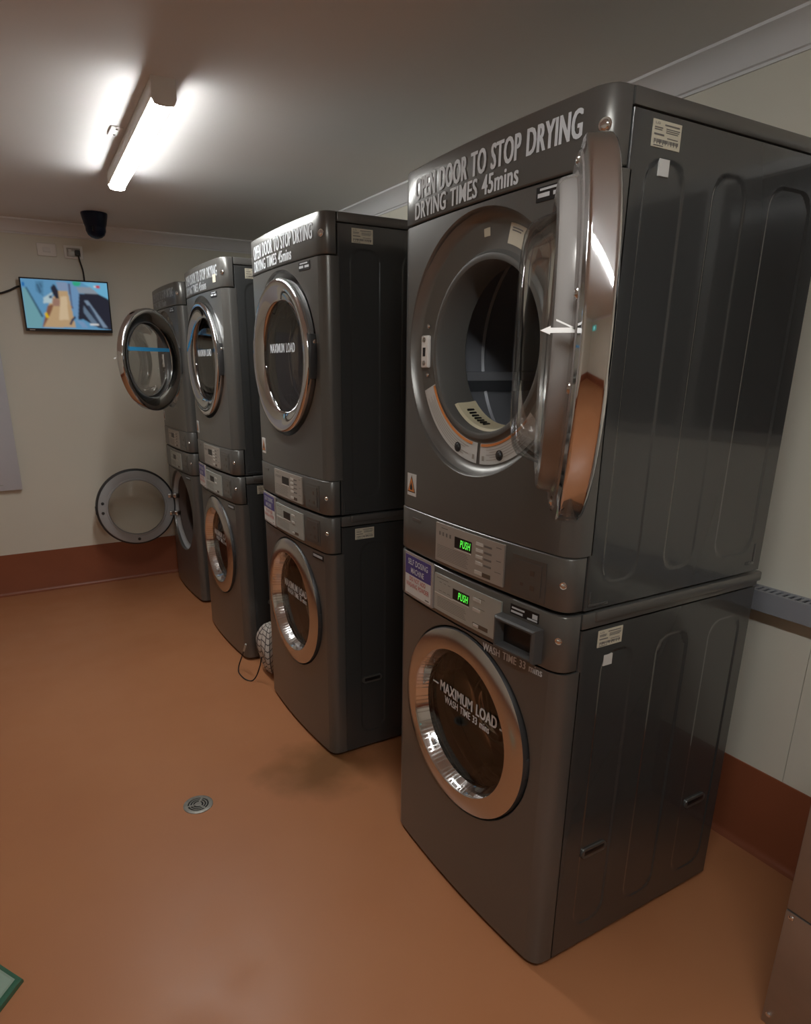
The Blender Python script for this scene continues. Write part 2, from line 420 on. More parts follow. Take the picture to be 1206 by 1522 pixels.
def front_panel(z0, z1, cy, cz, R, back):
    g = G(); a, b = .035, W - .035
    N = 96; K = 10; rings = []
    def edge(t):
        c, s = -cos(t), sin(t)
        k = 1e9
        if c > 1e-9: k = min(k, (b - cy) / c)
        if c < -1e-9: k = min(k, (a - cy) / c)
        if s > 1e-9: k = min(k, (z1 - cz) / s)
        if s < -1e-9: k = min(k, (z0 - cz) / s)
        return cy + c * k, cz + s * k
    angs = sorted([2 * pi * i / N for i in range(N)] + [math.atan2(zz - cz, -(yy - cy)) % (2 * pi) for yy in (a, b) for zz in (z0, z1)])
    m = len(angs); vs = []
    for k in range(K + 1):
        q = k / K
        for t in angs:
            ey, ez = edge(t); iy, iz = cy - R * cos(t), cz + R * sin(t)
            y = iy + (ey - iy) * q; z = iz + (ez - iz) * q
            vs.append((xf(y), y, z))
    fs = [(k * m + i, k * m + (i + 1) % m, (k + 1) * m + (i + 1) % m, (k + 1) * m + i) for k in range(K) for i in range(m)]
    # rolled hole edge going back into the cabinet
    rows = [(R - .003, .003), (R - .004, .008), (R - .004, back)]
    base = len(vs)
    for r, d in rows:
        for t in angs:
            y = cy - r * cos(t); vs.append((xf(y) + d, y, cz + r * sin(t)))
    prev = 0
    for j in range(len(rows)):
        cur = base + j * m
        fs += [(prev + i, prev + (i + 1) % m, cur + (i + 1) % m, cur + i) for i in range(m)]
        prev = cur
    g.add(vs, fs)
    for side in (0, 1):
        ys = YS if side == 0 else [W - v for v in YS]
        zs = [z0 + (z1 - z0) * i / 4 for i in range(5)]
        n = len(ys)
        g.add([(xf(y), y, z) for z in zs for y in ys] + [(.012, ys[0], z) for z in zs],
              [(j * n + i, j * n + i + 1, (j + 1) * n + i + 1, (j + 1) * n + i) for j in range(4) for i in range(n - 1)]
              + [(j * n, (j + 1) * n, 5 * n + j + 1, 5 * n + j) for j in range(4)])
    # folded top and bottom flanges
    for z in (z0, z1):
        n = len(YSF)
        g.add([(xf(y), y, z) for y in YSF] + [(.012, y, z) for y in YSF], [(i, i + 1, n + i + 1, n + i) for i in range(n - 1)])
    return g
RECESS_D = [(.05, .16), (.25, .355), (.44, .59)]
RECESS_W = [(.08, .185), (.27, .385), (.473, .60)]
def side_panel(z0, z1, rec, ra, rb):
    """pressed steel side with long round-ended recesses"""
    def hf(x, z):
        d = 0.0
        for a, b in rec:
            cx, hw = (a + b) / 2, (b - a) / 2; rr = min(.045, hw - .002)
            cz, hh = (ra + rb) / 2, (rb - ra) / 2
            qx, qz = abs(x - cx) - hw + rr, abs(z - cz) - hh + rr
            sd = math.hypot(max(qx, 0), max(qz, 0)) + min(max(qx, qz), 0) - rr
            t = min(1, max(0, (.004 - sd) / .008)); d = max(d, .002 * t * t * (3 - 2 * t))
        return d
    xs = {.004, D - .002, .0046, .006, .009, D - .006}
    for a, b in rec:
        for c in (a, b):
            xs |= {c + k * .002 for k in range(-3, 4)}
        xs |= {a + k * .008 for k in range(2, 6)} | {b - k * .008 for k in range(2, 6)}
    for i in range(1, 20): xs.add(D * i / 20)
    xs = sorted(xs); xs = [xs[0]] + [b for a, b in zip(xs[:-1], xs[1:]) if b - a > .0004]
    zs = {z0, z1}
    for c in (ra, rb):
        zs |= {c + k * .002 for k in range(-3, 4)}
    zs |= {ra + k * .005 for k in range(2, 12)} | {rb - k * .005 for k in range(2, 12)}
    for i in range(1, 12): zs.add(z0 + (z1 - z0) * i / 12)
    zs = sorted(z for z in zs if z0 <= z <= z1)
    vs = []
    for z in zs:
        for i, x in enumerate(xs):
            e = {0: .004, 1: .0022, 2: .0006}.get(i, 0.0)
            vs.append((x, hf(x, z) + e, z))
    n = len(xs); m = len(zs)
    fs = [(j * n + i, j * n + i + 1, (j + 1) * n + i + 1, (j + 1) * n + i) for j in range(m - 1) for i in range(n - 1)]
    g = G().add(vs, fs)
    bx = [(xs[0], .016, z0), (xs[-1], .016, z0), (xs[-1], .016, z1), (xs[0], .016, z1), (xs[0], .004, z0), (xs[-1], 0, z0), (xs[-1], 0, z1), (xs[0], .004, z1)]
    return g.add(bx, [(0, 1, 2, 3), (0, 1, 5, 4), (1, 2, 6, 5), (2, 3, 7, 6), (3, 0, 4, 7)])
def carcass(z0, z1):
    return (G().box((.004, W - .016, z0), (D, W, z1), bev=.002).box((D - .012, .017, z0), (D - .001, W - .016, z1))
            .box((.004, .017, z0), (D - .012, W - .016, z0 + .01)))
def dome(p, n, r=.008, h=.004):
    """small screw head with a bright dished cap at p with outward normal n"""
    n = Vector(n).normalized(); q = n.to_track_quat('Z', 'Y'); g = G()
    g.lathe([(r * 1.5, 0), (r * 1.45, .0015), (r * 1.1, .001), (r, .0015), (r * .8, h * .8), (r * .35, h), (0, h)], (0, 0, 0), 20, axis='z')
    g.v = [tuple(Vector(p) + q @ Vector(v)) for v in g.v]
    return g
def side_label(x0, x1, z0, z1, parent, key):
    o = obj('rating_label', lambda: G().box((x0, -.0012, z0), (x1, .004, z1)), 'label_cream', parent, key + 'lab')
    def pr():
        g = G(); w = x1 - x0; h = z1 - z0
        def bar(a, b, c, d): g.box((x0 + a * w, -.0018, z1 - d * h), (x0 + b * w, -.001, z1 - c * h))
        uv, fs = text_geo('LG', .01)
        g.add([(x0 + (.07 + .16 * u) * w, -.0018, z1 - (.17 - .09 * v) * h) for u, v in uv], fs)
        bar(.40, .92, .12, .17); bar(.06, .34, .26, .30); bar(.06, .32, .34, .37); bar(.46, .94, .26, .29); bar(.46, .92, .33, .36); bar(.46, .88, .40, .43)
        bar(.06, .40, .50, .56); bar(.52, .9, .60, .63)
        for k in range(26):
            a = .07 + k * .033; bar(a, a + random.choice((.012, .02, .026)), .70, .82 + .06 * (k % 3 == 0))
        bar(.07, .4, .92, .95)
        return g
    obj('print', pr, 'print_grey', o, key + 'labp')
def plate_controls(parent, zb, kind, key, on):
    """silver control plate with its display, buttons and printing; zb = bottom of the plate"""
    mat = 'plate_beige' if kind == 'dryer' else 'plate_silver'
    pl = obj('control_plate', lambda: patch(.188, .466, zb, zb + .103, .003, .004), mat, parent, key + 'plate')
    obj('display', lambda: patch(.307, .378, zb + .054, zb + .083, .006, .0015), 'black', pl, key + 'disp')
    obj('display_trim', lambda: patch(.309, .378, zb + .0495, zb + .052, .006, .002), 'print_light', pl, key + 'dtrim')
    if on:
        obj('display_text', lambda: front_text('PUSH', .353, .311, zb + .059, zb + .079, .0082, .012, shear=.15, spacing=1.1), 'led_green', pl, key + 'push')
    if kind == 'dryer':
        for k in range(4):
            z = zb + .086 - k * .0162
            obj('button', lambda z=z: patch(.263, .289, z - .005, z + .003, .006, .0025), 'print_light', pl, key + 'b%d' % k)
            obj('button_print', lambda z=z: patch(.231, .259, z - .004, z + .001, .006, .0012), 'print_grey', pl, key + 'bp%d' % k)
        obj('card_slot', lambda: patch(.232, .262, zb + .006, zb + .017, .006, .0015), 'print_brown', pl, key + 'slot')
        obj('button', lambda: patch(.264, .291, zb + .008, zb + .017, .006, .0025), 'print_light', pl, key + 'b9')
        def pr():
            g = G()
            for k in range(9):
                patch(.318 + .004 * (k % 3), .458, zb + .010 + k * .0042, zb + .0112 + k * .0042, .006, .0011, g=g)
            for k in range(4):
                patch(.395 + k * .016, .402 + k * .016, zb + .072, zb + .082, .006, .0011, g=g)
            patch(.41, .44, zb + .092, zb + .094, .006, .0011, g=g)
            patch(.196, .218, zb + .03, zb + .0315, .006, .0011, g=g); patch(.198, .214, zb + .058, zb + .06, .006, .0011, g=g); patch(.198, .216, zb + .09, zb + .092, .006, .0011, g=g)
            return g
        obj('print', pr, 'print_grey', pl, key + 'pr')
    else:
        for k, z in enumerate((zb + .083, zb + .056)):
            obj('button', lambda z=z: patch(.262, .291, z - .006, z + .002, .006, .0025), 'print_light', pl, key + 'b%d' % k)
            obj('button_print', lambda z=z: patch(.246, .27, z + .004, z + .0055, .006, .0011), 'print_grey', pl, key + 'bp%d' % k)
        obj('card_slot', lambda: patch(.231, .29, zb + .008, zb + .019, .006, .0012), 'print_brown', pl, key + 'slot')
        obj('button', lambda: patch(.266, .286, zb + .010, zb + .017, .007, .0025), 'print_light', pl, key + 'b9')
        obj('trim_line', lambda: patch(.378, .463, zb + .047, zb + .0495, .006, .0018), 'print_light', pl, key + 'tl')
        def pr():
            g = G()
            for k in range(7):
                patch(.318 + .003 * (k % 4), .45, zb + .012 + k * .0044, zb + .0132 + k * .0044, .006, .0011, g=g)
            patch(.40, .455, zb + .092, zb + .094, .006, .0011, g=g)
            for k in range(3):
                patch(.39 + k * .02, .404 + k * .02, zb + .058, zb + .0595, .006, .0011, g=g); patch(.39 + k * .02, .402 + k * .02, zb + .082, zb + .0835, .006, .0011, g=g)
            return g
        obj('print', pr, 'print_grey', pl, key + 'pr')
    return pl
def blank_plate(parent, zb, key):
    b = obj('blank_plate', lambda: patch(.060, .163, zb, zb + .094, .001, .003).add(*[[], []]), 'paint', parent, key + 'blank')
    obj('inner_plate', lambda: patch(.072, .151, zb + .012, zb + .084, .003, .003), 'paint', b, key + 'blanki')
    def pr():
        g = G()
        for y, z, s in ((.098, .062, .006), (.128, .030, .004), (.096, .028, .006)):
            patch(y - s, y + s, zb + z - s, zb + z + s, .006, .0008, g=g)
        return g
    obj('print', pr, 'print_brown', b, key + 'blankp')

def make_dryer(k, loc, on, lettering, opened, label):
    t = thing('tumble_dryer', label, 'dryer', loc, 'dryers stacked on top of the washers')
    cy, cz = .345, .553
    obj('cabinet', lambda: carcass(.006, .955), 'paint_side', t, 'd_carc')
    obj('side_panel', lambda: side_panel(.006, .950, RECESS_D, .062, .879), 'paint_side', t, 'd_side')
    obj('front_panel', lambda: front_panel(.131, .854, cy, cz, .293, .03), 'paint', t, 'd_front')
    top = obj('top_cover', lambda: G().box((.003, -.0015, .953), (D + .004, W + .0015, H), bev=.004), 'paint', t, 'd_top')
    head = obj('header_strip', lambda: strip(.858, H, .0015), 'paint', t, 'd_head')
    ctrl = obj('control_strip', lambda: strip(.006, .129, .0025), 'paint', t, 'd_ctrl')
    # opening: bevelled ring, sticker shelf, lip, drum
    rp = [(.2895, .052), (.284, .040), (.272, .031), (.268, .030), (.213, .028)]
    lp_ = [(.2135, .0279), (.208, .031), (.205, .037), (.198, .0385), (.192, .036), (.189, .028), (.189, -.055), (.194, -.06)]
    op = obj('door_opening', lambda: G().lathe(rp, (0, cy, cz), 96), 'recess_metal', t, 'd_ring')
    obj('opening_lip', lambda: G().lathe(lp_, (0, cy, cz), 96), 'lip_grey', t, 'd_lip')
    def drum():
        g = G().lathe([(.194, -.058), (.30, -.075), (.305, -.085), (.305, -.20), (.300, -.207), (.305, -.214), (.305, -.50), (.29, -.52)], (0, cy, cz), 72)
        for i in range(3):
            a = radians(15 + 120 * i); q = G().prism([(-.03, .306), (.03, .306), (.012, .245), (-.012, .245)], 'x', .10, .50)
            q.v = [(x, cy + yy * cos(a) - zz * sin(a), cz + yy * sin(a) + zz * cos(a)) for x, yy, zz in q.v]
            g.add(q.v, q.f)
        return g
    obj('drum', drum, 'drum_steel', t, 'd_drum')
    obj('drum_back', lambda: G().lathe([(.30, -.518), (.22, -.515), (.21, -.50), (.05, -.495), (0, -.495)], (0, cy, cz), 60), 'drum_back', t, 'd_back')
    if opened:
        def filt():
            g = G(); prof = [(.1885, .012), (.183, .006), (.1805, -.03), (.176, -.048)]
            return g.lathe(prof, (0, cy, cz), 24, radians(224), radians(284))
        fl = obj('lint_filter', filt, 'filter_cream', t, 'd_filt')
        for i in range(7):
            a = radians(233 + i * 3.9)
            def sl(a=a):
                g = G().box((.010, -.0025, -.001), (.030, .0025, .003))
                th = a + pi / 2
                r = .1812
                g.v = [(x, cy - r * cos(a) + yy * sin(a) + zz * cos(a), cz + r * sin(a) + yy * cos(a) - zz * sin(a)) for x, yy, zz in g.v]
                return g
            obj('slot', sl, 'black', fl, 'd_slot%d' % i)
        def sector(a0, a1, r0, r1, h, n=24):
            return lambda: G().lathe([(r0, h - .001), (r0, h), (r1, h + .0012), (r1, h)], (0, cy, cz), n, radians(a0), radians(a1))
        for nm, a0, a1 in (('l', 202, 267.6), ('r', 270.4, 322)):
            st = obj('warning_sticker', sector(a0, a1, .2165, .2665, .0300), 'label_white', op, 'd_st' + nm)
            o2 = obj('warning_band', sector(a0 + 1, a1 - 5, .2175, .2235, .0310), 'orange', op, 'd_ob' + nm)
            def pr(a0=a0, a1=a1):
                g = G()
                for q in range(5):
                    g.lathe([(.231 + q * .006, .0318), (.2325 + q * .006, .0319)], (0, cy, cz), 16, radians(a0 + 6 + 3 * (q % 2)), radians(a1 - 8 - 4 * (q % 3)))
                for aa in ((a1 - 4, a1 - 2) if nm == 'l' else (a0 + 2, a0 + 4)),:
                    g.lathe([(.246, .0318), (.258, .0319)], (0, cy, cz), 4, radians(aa[0]), radians(aa[1]))
                return g
            p_ = obj('warning_print', pr, 'plate_beige', op, 'd_pr' + nm)
        for i, (a, r, rr, mt) in enumerate(((249, .250, .0085, 'dark_plastic'), (287.6, .249, .0085, 'dark_plastic'), (165, .243, .004, 'chrome'), (194, .243, .004, 'chrome'))):
            a = radians(a)
            obj('bumper' if i < 2 else 'screw', lambda a=a, r=r, rr=rr: dome((-.031, cy - r * cos(a), cz + r * sin(a)), (-1, 0, 0), rr, rr * .7), mt, op, 'd_bump%d' % i)
        lp = obj('latch_plate', lambda: G().box((-.040, .571, cz - .041), (-.028, .603, cz + .040), bev=.004), 'off_white', op, 'd_latch')
        for dz in (-.029, .029):
            obj('latch_screw', lambda dz=dz: dome((-.040, .587, cz + dz), (-1, 0, 0), .0045, .002), 'satin_chrome', t, 'd_lsc%.3f' % dz)
        obj('latch_hole', lambda: G().box((-.0405, .581, cz - .012), (-.039, .593, cz + .010)), 'black', t, 'd_lh')
        obj('top_sticker', sector(60, 74, .226, .2665, .0300, 6), 'label_cream', op, 'd_ts1')
        obj('top_sticker', sector(89.5, 94.5, .241, .258, .0300, 3), 'label_cream', op, 'd_ts2')
        obj('sticker_print', lambda: G().lathe([(.252, .0314), (.2545, .0315)], (0, cy, cz), 4, radians(65), radians(72)).lathe([(.257, .0315), (.2595, .0316)], (0, cy, cz), 4, radians(64), radians(72)), 'print_grey', op, 'd_tsp')
    # control strip furniture
    plate_controls(ctrl, .018, 'dryer', 'dp_on' if on else 'dp_off', on)
    blank_plate(ctrl, .014, 'd_bl')
    obj('screw', lambda: dome((xf(.017) - .0026, .017, .068), (-.9, -.43, 0), .0055, .004), 'chrome', ctrl, 'd_sc1')
    obj('screw', lambda: dome((xf(.017) - .0016, .017, .919), (-.9, -.43, 0), .008, .005), 'chrome', head, 'd_sc2')
    obj('badge', lambda: patch(.555, .60, .098, .107, .003, .001), 'recess_metal', ctrl, 'd_badge')
    # lettering on the header
    if lettering:
        mt = 'vinyl_white' if lettering == 1 else 'vinyl_old'
        obj('lettering', lambda: front_text('OPEN DOOR TO STOP DRYING', .613, .062, .909, .957, .0028, .006, fat=.0017, spacing=1.06), mt, head, 'd_t1%d' % lettering)
        obj('lettering', lambda: front_text('DRYING TIMES 45mins', .613, .218, .866, .904, .0028, .006, fat=.0012, spacing=1.06), mt, head, 'd_t2%d' % lettering)
    if lettering == 2 and k == 2:
        obj('price_sticker', lambda: patch(.085, .12, .885, .918, .002, .001), 'label_cream', head, 'd_price')
    # stickers
    bl = obj('info_sticker', lambda: patch(.085, .165, .822, .848, .0005, .001), 'black', t, 'd_blk')
    for q, (a, b, c, d) in enumerate(((.10, .155, .841, .845), (.13, .16, .829, .8365), (.09, .12, .829, .836))):
        obj('print_block', lambda a=a, b=b, c=c, d=d: patch(a, b, c, d, .0016, .0006), 'vinyl_white', bl, 'd_blkp%d' % q)
    wsx = .588
    ws = obj('hazard_sticker', lambda: patch(wsx, wsx + .05, .166, .228, .0005, .001), 'label_white', t, 'd_hz')
    def tri(y0, y1, z0, z1, o):
        return G().add([(xf(y1) - o, y1, z0), (xf((y0 + y1) / 2) - o, (y0 + y1) / 2, z1), (xf(y0) - o, y0, z0)], [(0, 1, 2)])
    obj('hazard_border', lambda: tri(wsx + .003, wsx + .047, .176, .224, .0022), 'black', ws, 'd_hzb')
    obj('hazard_triangle', lambda: tri(wsx + .0065, wsx + .0435, .1785, .2185, .0026), 'orange', ws, 'd_hzt')
    obj('flame_symbol', lambda: G().add([(xf(y) - .003, y, z) for y, z in ((wsx + .032, .183), (wsx + .033, .192), (wsx + .028, .199), (wsx + .0255, .207), (wsx + .022, .198), (wsx + .018, .192), (wsx + .019, .183))], [tuple(range(7))]), 'black', ws, 'd_hzf')
    side_label(.055, .133, .897, .940, t, 'd_')
    if k == 0: obj('square_sticker', lambda: G().box((.083, -.0008, .853), (.111, .004, .881)), 'label_white', t, 'd_sq')
    obj('corner_bracket', lambda: G().box((.014, -.0015, .012), (.075, .004, .02), bev=.001).box((.014, -.0015, .02), (.02, .004, .05), bev=.001), 'paint_side', t, 'd_cb')
    obj('corner_bracket', lambda: G().box((.58, -.0015, .026), (.615, .004, .034), bev=.001).box((.608, -.0015, .03), (.615, .004, .08), bev=.001), 'paint_side', t, 'd_cb2')
    # ---------------- door, local origin at its centre, outside towards -x
    dprof = [(.262, -.004), (.272, -.001), (.2775, .0005), (.279, .002), (.2793, .0028), (.2795, .0036), (.2795, .0300), (.2793, .0308), (.2785, .0325), (.275, .036), (.268, .038), (.258, .038), (.246, .0355), (.226, .029), (.212, .023), (.206, .020), (.203, .016), (.203, .012)]
    hinge = Vector((-.048, cy - .288, cz)); ctr = Vector((-.045, cy, cz))
    ang = radians(opened) if opened else 0.0
    dr = obj('door', lambda: G().lathe(dprof, (0, 0, 0), 128), 'chrome', t, 'd_door')
    R = Matrix.Rotation(ang, 4, 'Z')
    dr.location = hinge + (R @ (ctr - hinge)) - Vector((0, 0, .006)); dr.rotation_euler = (0, 0, ang); dr.scale = (1, .972, .972)
    if opened:                                # swung out on its hinge arms
        dr.location = Vector((-.09 if k == 0 else -.072, .05, cz - .006)) + .272 * Vector((-sin(ang), cos(ang), 0))
        for dz in (-.07, .07):
            obj('hinge_arm', lambda dz=dz: G().box((-.096, .040, cz + dz - .014), (-.046, .058, cz + dz + .014), bev=.003), 'satin_chrome', t, 'd_arm%.2f' % dz)
    inner = [(.262, -.003), (.258, -.006), (.236, -.006), (.232, -.009), (.228, -.026), (.224, -.030), (.204, -.032), (.198, -.028), (.196, -.012)]
    obj('inner_ring', lambda: G().lathe(inner, (0, 0, 0), 96), 'door_plastic', dr, 'd_inr')
    obj('window', lambda: G().lathe([(.204, .012), (.15, .014), (.08, .015), (0, .0152)], (0, 0, 0), 64), 'clear_glass' if opened else 'door_glass', dr, 'd_win%d' % bool(opened))
    bowl = [(.196, -.02), (.186, -.030), (.180, -.048), (.172, -.064), (.158, -.072), (.13, -.076), (.08, -.078), (0, -.079)]
    obj('glass_bowl', lambda: G().lathe(bowl, (0, 0, 0), 72), 'clear_glass', dr, 'd_bowl')
    obj('hinge', lambda: G().box((-.03, -.292, -.075), (.004, -.272, .075), bev=.004), 'dark_plastic', dr, 'd_hinge')
    obj('hinge_screw', lambda: dome((-.012, -.292, .05), (0, -1, 0), .005, .003), 'chrome', dr, 'd_hsc')
    if opened:
        def hook():
            g = G().box((.004, .243, .006), (.034, .247, .012))
            g.prism([(.034, .004), (.034, .014), (.046, .009)], 'y', .242, .248)
            g.add([(.006, .243, .012), (.028, .243, .022), (.028, .247, .022), (.006, .247, .012), (.006, .243, .010), (.028, .243, .020), (.028, .247, .020), (.006, .247, .010)],
                  [(0, 1, 2, 3), (4, 5, 6, 7), (0, 1, 5, 4), (3, 2, 6, 7)])
            return g
        obj('latch_hook', hook, 'white_plastic', dr, 'd_hook')
        for i, a in enumerate((168, 194, 105, 285, 255)):
            a = radians(a)
            obj('screw', lambda a=a: dome((.006, -.247 * cos(a), .247 * sin(a)), (1, 0, 0), .0055, .004), 'satin_chrome', dr, 'd_dsc%d' % i)
    if not opened:
        uv, fs = text_geo('MAXIMUM LOAD', .012, 0.0, 1.05)
        obj('lettering', lambda: sum_text(-.0165, .125, .25, .018, .034, uv, fs, .0011), 'vinyl_white', dr, 'd_max')
    if k == 3:
        obj('blue_stripe', lambda: G().box((-.0185, -.185, .05), (-.0145, .185, .07)), 'blue_stripe', dr, 'd_stripe')  # flat blue stripe across the door glass
    return t

def make_washer(k, loc, on, hopper, notice, opened, label):
    t = thing('washing_machine', label, 'washing machine', loc, 'washers standing on the floor')
    cy, cz = .337, .568
    obj('cabinet', lambda: carcass(.022, .955), 'paint_side', t, 'w_carc')
    obj('side_panel', lambda: side_panel(.016, .941, RECESS_W, .08, .872), 'paint_side', t, 'w_side')
    obj('front_panel', lambda: front_panel(.016, .842, cy, cz, .270, .03), 'paint', t, 'w_front')
    top = obj('top_cover', lambda: G().box((.003, -.001, .944), (D + .004, W + .001, .981), bev=.003).box((.040, -.006, .957), (D + .012, W + .006, .9828), bev=.005), 'paint', t, 'w_top')
    ctrl = obj('control_strip', lambda: strip(.846, .981, .0025), 'paint', t, 'w_ctrl')
    for i, (x, y) in enumerate(((.03, .05), (.03, W - .05), (D - .05, .05), (D - .05, W - .05))):
        obj('foot', lambda x=x, y=y: G().lathe([(0, 0), (.024, 0), (.025, .004), (.018, .01), (.008, .012), (.008, .024)], (x, y, 0), 20, axis='z'), 'dark_plastic', t, 'w_foot%d' % i)
    obj('door_seal', lambda: G().lathe([(.2665, .045), (.262, .028), (.250, .02), (.236, .02), (.228, .012), (.215, -.005), (.198, -.02), (.196, -.04), (.206, -.06), (.21, -.07)], (0, cy, cz), 80), 'gasket', t, 'w_seal')
    if opened:
        obj('seal_lip', lambda: G().lathe([(.2665, .046), (.261, .031), (.250, .023), (.236, .0225)], (0, cy, cz), 80), 'grey_plastic', t, 'w_slip')
    def drum():
        g = G().lathe([(.208, -.068), (.238, -.08), (.24, -.09), (.24, -.45), (.22, -.47), (.1, -.48), (0, -.48)], (0, cy, cz), 64)
        for i in range(3):
            a = radians(50 + 120 * i); q = G().prism([(-.03, .241), (.03, .241), (.01, .19), (-.01, .19)], 'x', .10, .44)
            g.add([(x, cy + yy * cos(a) - zz * sin(a), cz + yy * sin(a) + zz * cos(a)) for x, yy, zz in q.v], q.f)
        return g
    obj('drum', drum, 'wash_drum', t, 'w_drum')
    plate_controls(ctrl, .861, 'washer', 'wp_on' if on else 'wp_off', on)
    obj('screw', lambda: dome((xf(.017) - .0026, .017, .923), (-.9, -.43, 0), .0055, .004), 'chrome', ctrl, 'w_sc1')
    if hopper:
        def hop():
            y0, y1, z0, z1 = .058, .186, .858, .936; g = G()
            def P(y, z, o): return (xf(y) - o, y, z)
            ring = lambda d, o: [P(y0 + d, z0 + d, o), P(y1 - d, z0 + d, o), P(y1 - d, z1 - d, o), P(y0 + d, z1 - d, o)]
            vs = ring(-.003, -.001) + ring(-.001, .026) + ring(.003, .030) + ring(.007, .030) + ring(.013, .006) + ring(.013, .0)
            fs = [(j * 4 + i, j * 4 + (i + 1) % 4, j * 4 + 4 + (i + 1) % 4, j * 4 + 4 + i) for j in range(5) for i in range(4)]
            return g.add(vs, fs)
        hp = obj('coin_hopper', hop, 'hopper_grey', ctrl, 'w_hop', angle=20)
        obj('hopper_mouth', lambda: patch(.069, .175, .869, .925, .006, .0012), 'black', t, 'w_hopm')
        bl = obj('info_sticker', lambda: patch(.072, .160, .946, .970, .0028, .001), 'black', ctrl, 'w_blk')
        obj('sticker_print', lambda: patch(.115, .155, .960, .964, .0038, .0006, g=patch(.075, .09, .954, .965, .0038, .0006, g=patch(.12, .157, .95, .955, .0038, .0006, g=patch(.075, .105, .948, .952, .0038, .0006)))), 'vinyl_white', t, 'w_blkp')
        obj('lettering', lambda: front_text('WASH TIME 33 mins', .252, .052, .8165, .8365, .0008, .004, tilt=.03, fat=.0006, spacing=1.05), 'vinyl_white', t, 'w_wt')
    else:
        blank_plate(ctrl, .868, 'w_bl')
        bl = obj('info_sticker', lambda: patch(.045, .125, .812, .832, .0005, .001), 'black', t, 'w_blk2')
        obj('print', lambda: patch(.05, .12, .818, .827, .0016, .0006), 'vinyl_old', bl, 'w_blk2p')
    if notice:
        nt_ = obj('notice_holder', lambda: patch(.474, .632, .856, .984, .004, .005), 'acrylic', t, 'w_not')
        obj('notice_white', lambda: patch(.482, .627, .862, .978, .009, .0006), 'label_white', nt_, 'w_notw')
        obj('notice_purple', lambda: patch(.482, .627, .920, .978, .0095, .0006), 'label_purple', nt_, 'w_notp')
        obj('lettering', lambda: front_text('MACHINE', .592, .518, .927, .944, .0108, .01, g=front_text('SELF DOSING', .61, .497, .952, .969, .0108, .01)), 'vinyl_white', nt_, 'w_nott')
        obj('lettering', lambda: front_text('WASHING POWDER', .62, .49, .884, .898, .0108, .004, g=front_text('DO NOT ADD', .60, .508, .903, .916, .0108, .004)), 'print_red', nt_, 'w_notr')
        obj('print', lambda: patch(.49, .51, .867, .870, .0096, .0006), 'print_grey', nt_, 'w_notg')
    side_label(.057, .136, .891, .932, t, 'w_')
    if k == 0: obj('square_sticker', lambda: G().box((.084, -.0008, .840), (.112, .004, .867)), 'label_white', t, 'w_sq')
    for i, (x0, x1) in enumerate(((.083, .171), (.489, .577))):
        hd = obj('grip_slot', lambda x0=x0, x1=x1: G().prism([(x0 + .014 * (1 - cos(a)) if s < 0 else x1 - .014 * (1 - cos(a)), .312 + .014 * sin(a)) for s, angs in ((1, [-pi / 2 + pi * j / 8 for j in range(9)]), (-1, [pi / 2 - pi * j / 8 for j in range(9)])) for a in angs], 'y', -.003, .006), 'paint', t, 'w_slot%d' % i)
        obj('slot_opening', lambda x0=x0, x1=x1: G().box((x0 + .009, -.0036, .306), (x1 - .009, .004, .320), bev=.0015), 'black', hd, 'w_slotb%d' % i)
    # ---------------- door, hinged on the far side
    dprof = [(.250, -.002), (.258, 0), (.2625, .004), (.2645, .012), (.2645, .026), (.262, .032), (.256, .0355), (.212, .0435), (.206, .043), (.203, .039), (.196, .020), (.190, .004), (.188, -.002)]
    hinge = Vector((-.040, cy + .262, cz)); ctr = Vector((-.036, cy, cz))
    ang = -radians(opened) if opened else 0.0
    dr = obj('door', lambda: G().lathe(dprof[5:], (0, 0, 0), 112), 'satin_chrome', t, 'w_door')
    R = Matrix.Rotation(ang, 4, 'Z')
    dr.location = hinge + (R @ (ctr - hinge)); dr.rotation_euler = (0, 0, ang)
    obj('inner_rim', lambda: G().lathe([(.2045, .0405), (.203, .039), (.196, .020), (.190, .004), (.186, -.004)], (0, 0, 0), 96), 'chrome', dr, 'w_rim2')
    obj('outer_rim_shadow', lambda: G().lathe(dprof[:6], (0, 0, 0), 96), 'dark_plastic', dr, 'w_rim3')  # outer rim coloured dark, standing in for the shadow around the ring
    obj('inner_ring', lambda: G().lathe([(.252, -.001), (.250, -.006), (.246, -.008), (.202, -.010), (.197, -.014), (.190, -.014), (.187, -.006)], (0, 0, 0), 96), 'grey_plastic', dr, 'w_inr')
    obj('window', lambda: G().lathe([(.192, .004), (.15, .007), (.08, .0085), (0, .009)], (0, 0, 0), 64), 'clear_glass' if opened else 'door_glass', dr, 'w_win%d' % bool(opened))
    bowl = [(.190, -.012), (.182, -.03), (.176, -.06), (.166, -.085), (.14, -.10), (.08, -.108), (0, -.11)]
    obj('glass_bowl', lambda: G().lathe(bowl, (0, 0, 0), 72), 'clear_glass', dr, 'w_bowl')
    obj('handle', lambda: G().box((-.026, -.2665, -.028), (-.004, -.2555, .028), bev=.003), 'dark_plastic', dr, 'w_hand')
    if opened:
        for dz in (-.062, .062):
            obj('hinge', lambda dz=dz: G().box((-.004, .212, dz - .015), (.020, .268, dz + .015), bev=.005).box((.004, .250, dz - .016), (.038, .288, dz + .016), bev=.004), 'satin_chrome', dr, 'w_hg%.3f' % dz)
        for i, a in enumerate((355, 12, 272)):
            a = radians(a)
            obj('latch_hole', lambda a=a: dome((.009, -.224 * cos(a), .224 * sin(a)), (1, 0, 0), .007, .003), 'dark_plastic', dr, 'w_lh%d' % i)
    else:
        uv, fs = text_geo('MAXIMUM LOAD', .012, 0.0, 1.05); uv2, fs2 = text_geo('WASH TIME 33 mins', .004, 0.0, 1.05)
